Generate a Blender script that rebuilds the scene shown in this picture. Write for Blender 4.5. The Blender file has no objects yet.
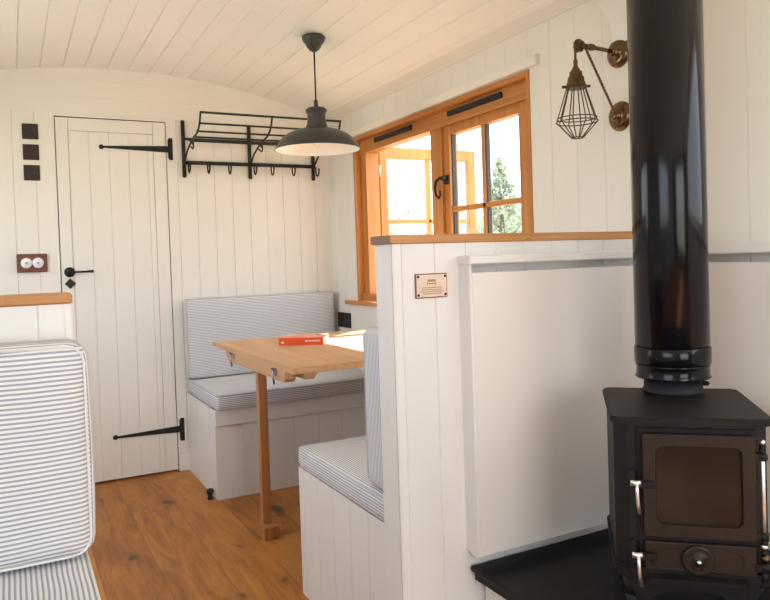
import bpy, bmesh, math, random
from mathutils import Vector, Matrix
PI = math.pi
C = bpy.context.scene.collection
random.seed(4)

# ------------------------------------------------------------------ materials
def nmat(name):
    m = bpy.data.materials.new(name); m.use_nodes = True
    nt = m.node_tree
    return m, nt, nt.nodes['Principled BSDF']

def N(nt, typ, **kw):
    n = nt.nodes.new(typ)
    for k, v in kw.items():
        if k == 'inp':
            for a, b in v.items(): n.inputs[a].default_value = b
        else: setattr(n, k, v)
    return n

def link(nt, a, b): nt.links.new(a, b)

def simple(name, col, rough=.5, metal=0, spec=.5, noise=None, bump=0, coat=0):
    m, nt, b = nmat(name)
    b.inputs['Base Color'].default_value = (*col, 1)
    b.inputs['Roughness'].default_value = rough
    b.inputs['Metallic'].default_value = metal
    b.inputs['Specular IOR Level'].default_value = spec
    b.inputs['Coat Weight'].default_value = coat
    tc = N(nt, 'ShaderNodeTexCoord')
    if noise:
        sc, amt = noise
        nz = N(nt, 'ShaderNodeTexNoise', inp={'Scale': sc, 'Detail': 4})
        link(nt, tc.outputs['Object'], nz.inputs['Vector'])
        rp = N(nt, 'ShaderNodeValToRGB')
        rp.color_ramp.elements[0].position = .3; rp.color_ramp.elements[1].position = .7
        rp.color_ramp.elements[0].color = (*[c * (1 - amt) for c in col], 1)
        rp.color_ramp.elements[1].color = (*[min(1, c * (1 + amt)) for c in col], 1)
        link(nt, nz.outputs['Fac'], rp.inputs['Fac']); link(nt, rp.outputs['Color'], b.inputs['Base Color'])
        if bump:
            bp = N(nt, 'ShaderNodeBump', inp={'Strength': bump, 'Distance': .002})
            link(nt, nz.outputs['Fac'], bp.inputs['Height']); link(nt, bp.outputs['Normal'], b.inputs['Normal'])
    return m

def wood(name, axis, c1, c2, scale=1.0, rough=.45):
    """straight grained timber with the grain along the given axis"""
    m, nt, b = nmat(name)
    tc = N(nt, 'ShaderNodeTexCoord'); mp = N(nt, 'ShaderNodeMapping')
    s = [38 * scale] * 3; s['xyz'.index(axis)] = 1.6 * scale
    mp.inputs['Scale'].default_value = s
    link(nt, tc.outputs['Object'], mp.inputs['Vector'])
    nz = N(nt, 'ShaderNodeTexNoise', inp={'Scale': 1.0, 'Detail': 6, 'Roughness': .6, 'Distortion': .6})
    link(nt, mp.outputs['Vector'], nz.inputs['Vector'])
    rp = N(nt, 'ShaderNodeValToRGB')
    rp.color_ramp.elements[0].position = .3; rp.color_ramp.elements[0].color = (*c1, 1)
    rp.color_ramp.elements[1].position = .7; rp.color_ramp.elements[1].color = (*c2, 1)
    link(nt, nz.outputs['Fac'], rp.inputs['Fac']); link(nt, rp.outputs['Color'], b.inputs['Base Color'])
    b.inputs['Roughness'].default_value = rough
    bp = N(nt, 'ShaderNodeBump', inp={'Strength': .15, 'Distance': .001})
    link(nt, nz.outputs['Fac'], bp.inputs['Height']); link(nt, bp.outputs['Normal'], b.inputs['Normal'])
    return m

def math_(nt, op, a, b=None, clamp=False):
    n = N(nt, 'ShaderNodeMath', operation=op); n.use_clamp = clamp
    for i, v in enumerate((a, b)):
        if v is None: continue
        if hasattr(v, 'links') or isinstance(v, bpy.types.NodeSocket): link(nt, v, n.inputs[i])
        else: n.inputs[i].default_value = v
    return n.outputs[0]

def ticking(name, top='X', front='Z', side='Z', pitch=.0083, blue=(.37, .385, .43), pale=(.80, .795, .79), duty=.46):
    """woven ticking: narrow grey blue stripes; the stripe direction is chosen per face of the cushion"""
    m, nt, b = nmat(name)
    tc = N(nt, 'ShaderNodeTexCoord'); geo = N(nt, 'ShaderNodeSeparateXYZ'); nrm = N(nt, 'ShaderNodeSeparateXYZ')
    wob = N(nt, 'ShaderNodeTexNoise', inp={'Scale': 7.0, 'Detail': 1})
    link(nt, tc.outputs['Object'], wob.inputs['Vector'])
    link(nt, tc.outputs['Object'], geo.inputs[0]); link(nt, tc.outputs['Normal'], nrm.inputs[0])
    w = math_(nt, 'MULTIPLY', math_(nt, 'SUBTRACT', wob.outputs['Fac'], .5), .006)
    def stripe(ax):
        v = math_(nt, 'DIVIDE', math_(nt, 'ADD', geo.outputs['XYZ'.index(ax)], w), pitch)
        f = math_(nt, 'FRACT', v)
        tri = math_(nt, 'ABSOLUTE', math_(nt, 'SUBTRACT', f, .5))           # 0 at stripe centre
        return math_(nt, 'MULTIPLY', math_(nt, 'SUBTRACT', duty / 2 + .05, tri), 9.0, True)
    nz = math_(nt, 'GREATER_THAN', math_(nt, 'ABSOLUTE', nrm.outputs['Z']), .72)
    nx = math_(nt, 'GREATER_THAN', math_(nt, 'ABSOLUTE', nrm.outputs['X']), .72)
    def mixv(fac, a, bb):
        n = N(nt, 'ShaderNodeMix', data_type='FLOAT')
        link(nt, fac, n.inputs[0]); link(nt, a, n.inputs[2]); link(nt, bb, n.inputs[3]); return n.outputs[0]
    s = mixv(nz, mixv(nx, stripe(front), stripe(side)), stripe(top))
    mx = N(nt, 'ShaderNodeMix', data_type='RGBA')
    mx.inputs[6].default_value = (*pale, 1); mx.inputs[7].default_value = (*blue, 1)
    link(nt, s, mx.inputs[0]); link(nt, mx.outputs[2], b.inputs['Base Color'])
    b.inputs['Roughness'].default_value = .9; b.inputs['Specular IOR Level'].default_value = .15
    fz = N(nt, 'ShaderNodeTexNoise', inp={'Scale': 700.0, 'Detail': 2}); link(nt, tc.outputs['Object'], fz.inputs['Vector'])
    bp = N(nt, 'ShaderNodeBump', inp={'Strength': .25, 'Distance': .0006})
    link(nt, fz.outputs['Fac'], bp.inputs['Height']); link(nt, bp.outputs['Normal'], b.inputs['Normal'])
    return m

def floor_mat():
    m, nt, b = nmat('oak floor boards')
    tc = N(nt, 'ShaderNodeTexCoord'); sp = N(nt, 'ShaderNodeSeparateXYZ'); link(nt, tc.outputs['Object'], sp.inputs[0])
    W = .197
    xi = math_(nt, 'DIVIDE', math_(nt, 'SUBTRACT', sp.outputs[0], .443 - 3 * W), W)
    idx = math_(nt, 'FLOOR', xi); fx = math_(nt, 'FRACT', xi)
    wn = N(nt, 'ShaderNodeTexWhiteNoise', noise_dimensions='1D'); link(nt, idx, wn.inputs['W'])
    # board joints: the second board has one at y = 2.83
    yi = math_(nt, 'ADD', math_(nt, 'DIVIDE', sp.outputs[1], 1.9), math_(nt, 'MULTIPLY', wn.outputs['Value'], 1.0))
    yidx = math_(nt, 'FLOOR', yi); fy = math_(nt, 'FRACT', yi)
    idv = math_(nt, 'ADD', math_(nt, 'MULTIPLY', idx, 7.31), math_(nt, 'MULTIPLY', yidx, 3.17))
    wn2 = N(nt, 'ShaderNodeTexWhiteNoise', noise_dimensions='1D'); link(nt, idv, wn2.inputs['W'])
    cb = N(nt, 'ShaderNodeCombineXYZ')
    link(nt, math_(nt, 'MULTIPLY', sp.outputs[0], 9.0), cb.inputs[0])
    link(nt, math_(nt, 'MULTIPLY', sp.outputs[1], 1.3), cb.inputs[1]); link(nt, idv, cb.inputs[2])
    g = N(nt, 'ShaderNodeTexNoise', inp={'Scale': 1.6, 'Detail': 8, 'Roughness': .62, 'Distortion': 1.4}); link(nt, cb.outputs[0], g.inputs['Vector'])
    cb2 = N(nt, 'ShaderNodeCombineXYZ')
    link(nt, math_(nt, 'MULTIPLY', sp.outputs[0], 60.0), cb2.inputs[0])
    link(nt, math_(nt, 'MULTIPLY', sp.outputs[1], 3.0), cb2.inputs[1]); link(nt, idv, cb2.inputs[2])
    g2 = N(nt, 'ShaderNodeTexNoise', inp={'Scale': 2.0, 'Detail': 4}); link(nt, cb2.outputs[0], g2.inputs['Vector'])
    rp = N(nt, 'ShaderNodeValToRGB'); e = rp.color_ramp.elements
    e[0].position = .28; e[0].color = (.26, .088, .013, 1); e[1].position = .74; e[1].color = (.63, .275, .054, 1)
    n1 = e.new(.5); n1.color = (.47, .180, .029, 1)
    mixn = math_(nt, 'ADD', math_(nt, 'MULTIPLY', g.outputs['Fac'], .75), math_(nt, 'MULTIPLY', g2.outputs['Fac'], .25))
    mixn = math_(nt, 'ADD', mixn, math_(nt, 'MULTIPLY', math_(nt, 'SUBTRACT', wn2.outputs['Value'], .5), .22))
    link(nt, mixn, rp.inputs['Fac'])
    # knots: dark ellipses along the boards
    cbk = N(nt, 'ShaderNodeCombineXYZ')
    link(nt, math_(nt, 'MULTIPLY', sp.outputs[0], 5.6), cbk.inputs[0]); link(nt, math_(nt, 'MULTIPLY', sp.outputs[1], 3.3), cbk.inputs[1])
    dist = N(nt, 'ShaderNodeTexNoise', inp={'Scale': 9.0, 'Detail': 3}); link(nt, tc.outputs['Object'], dist.inputs['Vector'])
    addv = N(nt, 'ShaderNodeMix', data_type='VECTOR'); addv.inputs[0].default_value = .34
    link(nt, cbk.outputs[0], addv.inputs[4]); link(nt, dist.outputs['Color'], addv.inputs[5])
    vo = N(nt, 'ShaderNodeTexVoronoi', voronoi_dimensions='2D', inp={'Scale': 1.0, 'Randomness': 1.0}); link(nt, addv.outputs[1], vo.inputs['Vector'])
    sc_ = N(nt, 'ShaderNodeSeparateXYZ'); link(nt, vo.outputs['Color'], sc_.inputs[0])
    pick = math_(nt, 'MULTIPLY', math_(nt, 'GREATER_THAN', sc_.outputs[0], .18), math_(nt, 'ADD', math_(nt, 'MULTIPLY', sc_.outputs[1], .11), .05))
    kn = math_(nt, 'MULTIPLY', math_(nt, 'SUBTRACT', pick, vo.outputs['Distance']), 13.0, True)
    halo = math_(nt, 'MULTIPLY', math_(nt, 'SUBTRACT', math_(nt, 'MULTIPLY', pick, 3.0), vo.outputs['Distance']), 1.6, True)
    m1 = N(nt, 'ShaderNodeMix', data_type='RGBA'); m1.inputs[7].default_value = (.27, .095, .025, 1)
    link(nt, halo, m1.inputs[0]); link(nt, rp.outputs['Color'], m1.inputs[6])
    m2 = N(nt, 'ShaderNodeMix', data_type='RGBA'); m2.inputs[7].default_value = (.045, .018, .008, 1)
    link(nt, math_(nt, 'MULTIPLY', kn, .85), m2.inputs[0]); link(nt, m1.outputs[2], m2.inputs[6])
    # seams
    sx = math_(nt, 'LESS_THAN', math_(nt, 'ABSOLUTE', math_(nt, 'SUBTRACT', fx, .5)), .4945)
    sy = math_(nt, 'LESS_THAN', math_(nt, 'ABSOLUTE', math_(nt, 'SUBTRACT', fy, .5)), .4988)
    seam = math_(nt, 'MULTIPLY', sx, sy)
    m3 = N(nt, 'ShaderNodeMix', data_type='RGBA'); m3.inputs[6].default_value = (.20, .075, .020, 1)
    link(nt, seam, m3.inputs[0]); link(nt, m2.outputs[2], m3.inputs[7])
    link(nt, m3.outputs[2], b.inputs['Base Color'])
    b.inputs['Roughness'].default_value = .42; b.inputs['Specular IOR Level'].default_value = .35
    bp = N(nt, 'ShaderNodeBump', inp={'Strength': .3, 'Distance': .0012})
    link(nt, seam, bp.inputs['Height']); link(nt, bp.outputs['Normal'], b.inputs['Normal'])
    return m

def glass_mat():
    m, nt, b = nmat('window glass')
    nt.nodes.remove(b)
    out = nt.nodes['Material Output']
    t = N(nt, 'ShaderNodeBsdfTransparent', inp={'Color': (.95, .97, .97, 1)}); g = N(nt, 'ShaderNodeBsdfGlossy', inp={'Roughness': .01})
    mx = N(nt, 'ShaderNodeMixShader', inp={0: .07})
    link(nt, t.outputs[0], mx.inputs[1]); link(nt, g.outputs[0], mx.inputs[2]); link(nt, mx.outputs[0], out.inputs['Surface'])
    return m

M = {}
M['cream'] = simple('cream painted boarding', (.82, .788, .715), .5, spec=.3, noise=(2.5, .02))
M['ceil'] = simple('cream painted ceiling', (.91, .885, .83), .55, spec=.3, noise=(2, .015))
M['white'] = simple('white eggshell paint', (.82, .80, .775), .38, spec=.4, noise=(3, .015))
M['panel'] = simple('white board panel', (.84, .785, .735), .42, spec=.4, noise=(2, .015))
M['oak_x'] = wood('oak grain x', 'x', (.42, .175, .05), (.62, .31, .11))
M['oak_y'] = wood('oak grain y', 'y', (.42, .155, .030), (.62, .27, .065))
M['oak_z'] = wood('oak grain z', 'z', (.42, .155, .030), (.62, .27, .065))
M['oak_end'] = wood('oak end grain', 'x', (.17, .075, .03), (.27, .13, .055), 2.0)
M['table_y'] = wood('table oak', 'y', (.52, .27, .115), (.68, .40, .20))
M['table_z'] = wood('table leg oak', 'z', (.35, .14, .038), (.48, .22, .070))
M['walnut'] = wood('dark wood plinth', 'x', (.10, .025, .01), (.19, .055, .022))
M['floor'] = floor_mat()
M['black'] = simple('black wrought iron', (.012, .011, .011), .5, .3, noise=(60, .3), bump=.2)
M['bronze'] = simple('dark bronze plate', (.045, .032, .024), .42, .7, noise=(40, .2))
M['rocker'] = simple('black plastic', (.012, .011, .011), .35)
M['ceramic'] = simple('white ceramic', (.85, .85, .86), .15)
M['left_bounce'] = simple('pale grey blue bounce tint', (.52, .57, .62), .5)  # unseen left wall tinted grey blue to give cool bounce
M['rear_dark'] = simple('dark tint for flue reflections', (.10, .11, .12), .5)  # unseen rear wall darkened so the flue reflects less light
M['rack'] = simple('rack dark iron', (.028, .022, .018), .45, .4, noise=(50, .25))
M['cast'] = simple('cast iron matt black', (.011, .009, .0085), .5, .0, spec=.25, noise=(45, .25), bump=.35)
M['castdoor'] = simple('cast iron door', (.027, .0165, .0115), .42, .0, spec=.28, noise=(45, .2), bump=.25)
M['enamel'] = simple('black enamel flue', (.0045, .0045, .006), .15, .0, spec=.30)
M['collar'] = simple('grey black collar', (.013, .015, .018), .55, spec=.3)
M['fireglass'] = simple('dark brown stove glass', (.028, .019, .014), .13, 0, spec=.3, noise=(7, .35))  # mottled dark brown
M['brick'] = simple('fire brick', (.16, .075, .035), .8, noise=(30, .3))
M['chrome'] = simple('polished chrome', (.92, .92, .92), .34, 1)
M['brass'] = simple('aged brass', (.16, .105, .052), .25, 1, noise=(30, .2))
M['brassd'] = simple('dark aged brass', (.13, .085, .045), .35, 1)
M['flex'] = simple('brown braided flex', (.16, .07, .035), .8)
M['blackflex'] = simple('black flex', (.02, .02, .02), .7)
M['slate'] = simple('honed slate hearth', (.009, .0075, .007), .45, spec=.2, noise=(12, .25), bump=.1)
M['shade'] = simple('olive grey enamel shade', (.043, .044, .037), .4, .1)
M['shadein'] = simple('white enamel', (.9, .9, .88), .3)
M['bulb'] = simple('opal bulb', (.9, .88, .82), .15)
M['glass'] = glass_mat()
M['seal'] = simple('dark glazing seal', (.05, .06, .07), .5)
M['bookred'] = simple('orange red book cover', (.80, .085, .018), .4)
M['bookpink'] = simple('coral cover print', (.86, .30, .19), .4)
M['paper'] = simple('paper', (.85, .82, .76), .8)
M['plaque'] = simple('pale copper plaque', (.78, .60, .47), .4, .1, noise=(30, .03))
M['plaqueedge'] = simple('plaque border', (.19, .085, .055), .5)
M['screw'] = simple('dark screw', (.06, .03, .02), .4, .5)
M['ink'] = simple('engraved brown', (.30, .17, .11), .6)
M['rubber'] = simple('black rubber', (.015, .013, .012), .6)
M['steel'] = simple('zinc plated steel', (.5, .5, .5), .35, 1)
M['ticking'] = ticking('ticking bench')
M['ticking_l'] = ticking('ticking left', side='Y', top='Y')
M['piping'] = simple('grey blue piping', (.52, .53, .55), .9)
M['pipingw'] = simple('white piping', (.80, .79, .77), .9)
M['leaf'] = simple('washed-out leaves', (.34, .39, .29), .6, noise=(3, .3))  # foliage green lightened to imitate overexposed washout
M['leaf2'] = simple('paler leaves', (.44, .50, .35), .6, noise=(3, .25))  # washout put into the leaf colour, stronger than above
M['bark'] = simple('bark', (.13, .09, .06), .9, noise=(20, .3))
M['grass'] = simple('tan field', (.30, .27, .18), .9, noise=(2, .25))  # tan in place of green to keep green bounce out of the hut

# ------------------------------------------------------------------ mesh helpers
def box(bm, x0, x1, y0, y1, z0, z1, bev=0.0, seg=1, M4=None):
    r = bmesh.ops.create_cube(bm, size=1)
    vs = r['verts']
    for v in vs:
        v.co = Vector(((x0 + x1) / 2 + v.co.x * (x1 - x0), (y0 + y1) / 2 + v.co.y * (y1 - y0), (z0 + z1) / 2 + v.co.z * (z1 - z0)))
    if bev:
        es = list({e for v in vs for e in v.link_edges})
        o = bmesh.ops.bevel(bm, geom=es, offset=bev, segments=seg, affect='EDGES', profile=.5)
        vs = list({v for f in o['faces'] for v in f.verts} | {v for v in vs if v.is_valid})
    if M4 is not None:
        for v in vs: v.co = M4 @ v.co
    return vs

def lathe(bm, prof, centre=(0, 0, 0), axis='z', seg=32, cap=True, M4=None):
    """prof: (radius, height) pairs"""
    rings = []
    for r, h in prof:
        ring = []
        for i in range(seg):
            a = 2 * PI * i / seg
            p = (r * math.cos(a), r * math.sin(a), h)
            if axis == 'x': p = (h, p[0], p[1])
            elif axis == 'y': p = (p[1], h, p[0])
            co = Vector(p) + Vector(centre)
            if M4 is not None: co = M4 @ co
            ring.append(bm.verts.new(co))
        rings.append(ring)
    for a, b in zip(rings, rings[1:]):
        for i in range(seg):
            f = bm.faces.new((a[i], a[(i + 1) % seg], b[(i + 1) % seg], b[i])); f.smooth = True
    if cap:
        if prof[0][0] > 1e-6: bm.faces.new(rings[0][::-1])
        if prof[-1][0] > 1e-6: bm.faces.new(rings[-1])

def tube(bm, pts, r, seg=8, closed=False, flat=None):
    pts = [Vector(p) for p in pts]; n = len(pts); rings = []
    prev = None
    for i, p in enumerate(pts):
        if closed: t = (pts[(i + 1) % n] - pts[i - 1])
        else: t = pts[min(i + 1, n - 1)] - pts[max(i - 1, 0)]
        t.normalize()
        if prev is None:
            ref = Vector((0, 0, 1)) if abs(t.z) < .9 else Vector((1, 0, 0))
            a = t.cross(ref).normalized()
        else:
            a = (prev - t * prev.dot(t)).normalized()
        prev = a; b = t.cross(a)
        rr = r[i] if isinstance(r, (list, tuple)) else r
        rings.append([bm.verts.new(p + rr * (math.cos(2 * PI * k / seg) * a + math.sin(2 * PI * k / seg) * b * (flat or 1))) for k in range(seg)])
    m = n if closed else n - 1
    for i in range(m):
        A, B = rings[i], rings[(i + 1) % n]
        for k in range(seg):
            f = bm.faces.new((A[k], A[(k + 1) % seg], B[(k + 1) % seg], B[k])); f.smooth = True
    if not closed:
        bm.faces.new(rings[0][::-1]); bm.faces.new(rings[-1])

def prism(bm, poly, a0, a1, axis='y', M4=None):
    """extrude a polygon given in the two other coordinates between a0 and a1 along axis"""
    def P(u, v, a):
        c = {'y': (u, a, v), 'x': (a, u, v), 'z': (u, v, a)}[axis]
        c = Vector(c)
        return M4 @ c if M4 is not None else c
    A = [bm.verts.new(P(u, v, a0)) for u, v in poly]; B = [bm.verts.new(P(u, v, a1)) for u, v in poly]
    bm.faces.new(A[::-1]); bm.faces.new(B)
    n = len(poly)
    for i in range(n): bm.faces.new((A[i], A[(i + 1) % n], B[(i + 1) % n], B[i]))

def sphere(bm, c, r, sx=1, sy=1, sz=1, u=16, v=10):
    o = bmesh.ops.create_uvsphere(bm, u_segments=u, v_segments=v, radius=r)
    for w in o['verts']: w.co = Vector((w.co.x * sx, w.co.y * sy, w.co.z * sz)) + Vector(c)
    for f in {f for w in o['verts'] for f in w.link_faces}: f.smooth = True

def rbox(bm, c, s, r, n=10, puff=(0, 0, 0)):
    """soft cushion block: rounded edges, faces crowned outward by puff"""
    h = [k / 2 for k in s]
    def samples(hh):
        k = [-hh, -hh + r * .25, -hh + r * .6, -hh + r]
        inner = [(-hh + r) + (2 * hh - 2 * r) * i / n for i in range(1, n)]
        return k + inner + [-a for a in k[::-1]]
    S = [samples(a) for a in h]
    cache = {}
    def vert(p):
        key = tuple(round(a, 5) for a in p)
        if key in cache: return cache[key]
        inn = Vector([max(-h[i] + r, min(h[i] - r, p[i])) for i in range(3)])
        d = Vector(p) - inn
        q = inn + d.normalized() * r if d.length > 1e-9 else Vector(p)
        for i in range(3):
            j, k = [a for a in range(3) if a != i]
            w = max(0, 1 - (p[j] / h[j]) ** 2) * max(0, 1 - (p[k] / h[k]) ** 2)
            if abs(p[i]) > h[i] - 1e-6 and not (i == 2 and p[i] < 0): q[i] += math.copysign(puff[i] * w ** .6, p[i])
        v = bm.verts.new(q + Vector(c)); cache[key] = v; return v
    for i in range(3):
        j, k = [a for a in range(3) if a != i]
        for sgn in (-1, 1):
            for a in range(len(S[j]) - 1):
                for b in range(len(S[k]) - 1):
                    q = []
                    for da, db in ((0, 0), (1, 0), (1, 1), (0, 1)):
                        p = [0, 0, 0]; p[i] = sgn * h[i]; p[j] = S[j][a + da]; p[k] = S[k][b + db]; q.append(vert(p))
                    try:
                        f = bm.faces.new(q); f.smooth = True
                    except ValueError: pass

def obj(name, bm, m, parent=None, smooth=False, world=True):
    """links the bmesh as one object; coordinates are world ones unless the parent was made local"""
    bmesh.ops.recalc_face_normals(bm, faces=bm.faces)
    me = bpy.data.meshes.new(name); 
    off = parent.get('_org') if parent is not None else None
    if off is not None: bmesh.ops.translate(bm, verts=bm.verts, vec=-Vector(off))
    bm.to_mesh(me); bm.free()
    o = bpy.data.objects.new(name, me); C.objects.link(o)
    for mm in (m if isinstance(m, (list, tuple)) else [m]): me.materials.append(mm)
    if parent is not None:
        o.parent = parent
        if off is not None: o['_org'] = list(off)
    return o

def thing(name, label, cat, loc=(0, 0, 0), rotz=0, group=None, local=False, kind=None):
    o = bpy.data.objects.new(name, None); C.objects.link(o)
    o.empty_display_size = .05; o.location = loc; o.rotation_euler = (0, 0, rotz)
    if not local: o['_org'] = list(loc)
    if label: o['label'] = label
    if cat: o['category'] = cat
    if group: o['group'] = group
    if kind: o['kind'] = kind
    return o

def single(name, bm, m, loc, label, cat, group=None):
    bmesh.ops.translate(bm, verts=bm.verts, vec=-Vector(loc))
    o = obj(name, bm, m); o.location = loc; o['label'] = label; o['category'] = cat
    if group: o['group'] = group
    return o

def struct(name, bm, m, parent=None):
    o = obj(name, bm, m, parent)
    if parent is None: o['kind'] = 'structure'
    return o

nb = bmesh.new

def boards(bm, u0, u1, v0, v1, anchor, pitch, P, gw=.004, gd=.0035, hole=None):
    """tongue and groove face: strips with V grooves. P(u, v, depth) -> point; v0/v1 may be functions of u; hole=(ua,ub,va,vb)"""
    us = [(u0, 0), (u1, 0)]
    k = math.ceil((u0 - anchor) / pitch)
    while anchor + k * pitch < u1:
        g = anchor + k * pitch
        for d, dd in ((-gw / 2, 0), (0, gd), (gw / 2, 0)):
            if u0 < g + d < u1: us.append((g + d, dd))
        k += 1
    if hole:
        us += [(hole[0], 0), (hole[1], 0)]
    us = sorted(set(us))
    f0 = v0 if callable(v0) else (lambda u: v0)
    f1 = v1 if callable(v1) else (lambda u: v1)
    for (a, da), (b, db) in zip(us, us[1:]):
        spans = [(f0(a), f1(a), f0(b), f1(b))]
        if hole and hole[0] <= (a + b) / 2 <= hole[1]:
            spans = [(f0(a), hole[2], f0(b), hole[2]), (hole[3], f1(a), hole[3], f1(b))]
        for s in spans:
            if s[1] - s[0] < 1e-4: continue
            q = [bm.verts.new(P(a, s[0], da)), bm.verts.new(P(b, s[2], db)), bm.verts.new(P(b, s[3], db)), bm.verts.new(P(a, s[1], da))]
            bm.faces.new(q)

# ------------------------------------------------------------------ dimensions
XL, XR, YB, YR = -.57, 1.71, 3.927, -1.7        # side walls, back wall, rear wall
RC, ZP, XC = 3.4, 2.127, .57                    # roof arc
def roof(x): return ZP - RC + math.sqrt(RC * RC - (x - XC) ** 2)

# ------------------------------------------------------------------ setting
bm = nb(); box(bm, XL - .08, XR + .08, YR - .08, YB + .08, -.06, 0); struct('floor', bm, M['floor'])

# ceiling: boards running the length of the hut
bm = nb()
pitch = .1035; us = []
k = -8
edges = [XL - .05]
g = .384 + k * pitch
prof = [(XL - .05, 0)]
while g < XR + .05:
    if g > XL: prof += [(g - .0038, 0), (g, .0065), (g + .0038, 0)]
    g += pitch
prof = [p for p in prof if p[0] < XR + .05] + [(XR + .05, 0)]
def cpt(x, y, d): return Vector((x, y, roof(x) + d))
for (a, da), (b, db) in zip(prof, prof[1:]):
    n = max(1, int((b - a) / .05))
    for i in range(n):
        x0 = a + (b - a) * i / n; x1 = a + (b - a) * (i + 1) / n
        d0 = da + (db - da) * i / n; d1 = da + (db - da) * (i + 1) / n
        bm.faces.new([bm.verts.new(cpt(x0, YR, d0)), bm.verts.new(cpt(x1, YR, d1)), bm.verts.new(cpt(x1, YB + .05, d1)), bm.verts.new(cpt(x0, YB + .05, d0))])
xs = [XL - .08 + (XR - XL + .16) * i / 40 for i in range(41)]
poly = [(x, roof(x) + .012) for x in xs] + [(x, roof(x) + .06) for x in xs[::-1]]
prism(bm, poly, YR - .08, YB + .08, 'y')
struct('ceiling', bm, M['ceil'])

# back wall
bm = nb()
PB = lambda u, v, d: Vector((u, YB + d, v))
DX0, DX1, DZ1 = .229, .771, 1.873
boards(bm, XL, DX0 - .012, 0, 1.885, .04, .0985, PB)
boards(bm, DX0 - .012, DX0, 0, 1.885, 5, 1, PB)
boards(bm, DX1, XR, 0, 1.885, 1.021, .0985, PB)
boards(bm, DX0, DX1, DZ1, 1.885, 5, 1, PB)
# horizontal boards in the gable
z = 1.885
while z < 2.14:
    z1 = z + .088
    xx = [XL + (XR - XL) * i / 60 for i in range(61)]
    for a, b in zip(xx, xx[1:]):
        for (za, zb, da, db) in ((z, z + .002, -.0004, -.001), (z + .002, z1, -.001, -.001)):
            ta, tb = roof(a) + .004, roof(b) + .004
            if za >= max(ta, tb): continue
            bm.faces.new([bm.verts.new((a, YB + da, min(za, ta))), bm.verts.new((b, YB + da, min(za, tb))), bm.verts.new((b, YB + db, min(zb, tb))), bm.verts.new((a, YB + db, min(zb, ta)))])
    z = z1
box(bm, XL - .08, DX0, YB + .006, YB + .07, 0, 2.2); box(bm, DX1, XR + .08, YB + .006, YB + .07, 0, 2.2); box(bm, DX0, DX1, YB + .006, YB + .07, DZ1, 2.2)
box(bm, DX0, DX1, YB + .045, YB + .07, 0, DZ1)
struct('wall_back', bm, M['cream'])

# right wall with the window opening
WY0, WY1, WZ0, WZ1 = 2.074, 3.588, .879, 1.777
bm = nb()
PR = lambda u, v, d: Vector((XR + d, u, v))
boards(bm, YR, YB, 0, roof(XR) + .03, 1.838, .1255, PR, hole=(WY0, WY1, WZ0, WZ1), gw=.004, gd=.0025)
X2 = XR + .012
R0, R1, RZ0, RZ1 = -.75, .97, 1.14, 1.86                       # added opening behind the camera: sun on the floor for warm bounce
for (a, b, c, d) in ((WY1, YB + .05, 0, 2.02), (WY0, WY1, 0, WZ0), (WY0, WY1, WZ1, 2.02), (R1, WY0, 0, 2.02), (R0, R1, 0, RZ0), (R0, R1, RZ1, 2.02), (YR - .05, R0, 0, 2.02)):
    box(bm, X2, XR + .10, a, b, c, d)
# cut the second opening out of the boarded face
geom = [f for f in bm.faces if f.calc_center_median().x < X2 - .001]
for yv in (R0, R1):
    geom = [f for f in bm.faces if all(v.co.x < X2 - .001 for v in f.verts)]
    g2 = geom + list({e for f in geom for e in f.edges}) + list({v for f in geom for v in f.verts})
    bmesh.ops.bisect_plane(bm, geom=g2, plane_co=(0, yv, 0), plane_no=(0, 1, 0))
for zv in (RZ0, RZ1):
    geom = [f for f in bm.faces if all(v.co.x < X2 - .001 for v in f.verts)]
    g2 = geom + list({e for f in geom for e in f.edges}) + list({v for f in geom for v in f.verts})
    bmesh.ops.bisect_plane(bm, geom=g2, plane_co=(0, 0, zv), plane_no=(0, 0, 1))
kill = [f for f in bm.faces if all(v.co.x < X2 - .001 for v in f.verts) and R0 < f.calc_center_median().y < R1 and RZ0 < f.calc_center_median().z < RZ1]
bmesh.ops.delete(bm, geom=kill, context='FACES')
struct('wall_right', bm, M['cream'])

# unseen left wall; two openings guessed to let cool fill in
L0, L1, LZ0, LZ1 = 2.1, 3.5, .9, 1.75
D0, D1, DZt = -.50, .70, 1.76
bm = nb()
for (a, b, c, d) in ((L1, YB, 0, 2.02), (L0, L1, 0, LZ0), (L0, L1, LZ1, 2.02), (D1, L0, 0, 2.02), (D0, D1, DZt, 2.02), (YR, D0, 0, 2.02), (D0, D1, 0, .90)):
    box(bm, XL - .08, XL, a, b, c, d)
struct('wall_left', bm, M['left_bounce'])
# unseen rear wall; wide opening guessed for the fill from behind
bm = nb()
for (a, b, c, d) in ((XL, -.1, 0, 2.2), (1.2, XR, 0, 2.2), (-.1, 1.2, 1.85, 2.2), (-.1, 1.2, 0, .35)):
    box(bm, a, b, YR - .07, YR, c, d)
struct('wall_rear', bm, M['rear_dark'])

# skirting between the door and the far bench
bm = nb(); box(bm, DX1 + .006, .835, YB - .014, YB, 0, .085, .003); box(bm, XL, DX0 - .012, YB - .014, YB, 0, .085, .003)
struct('baseboard_back', bm, M['white'])

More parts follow.
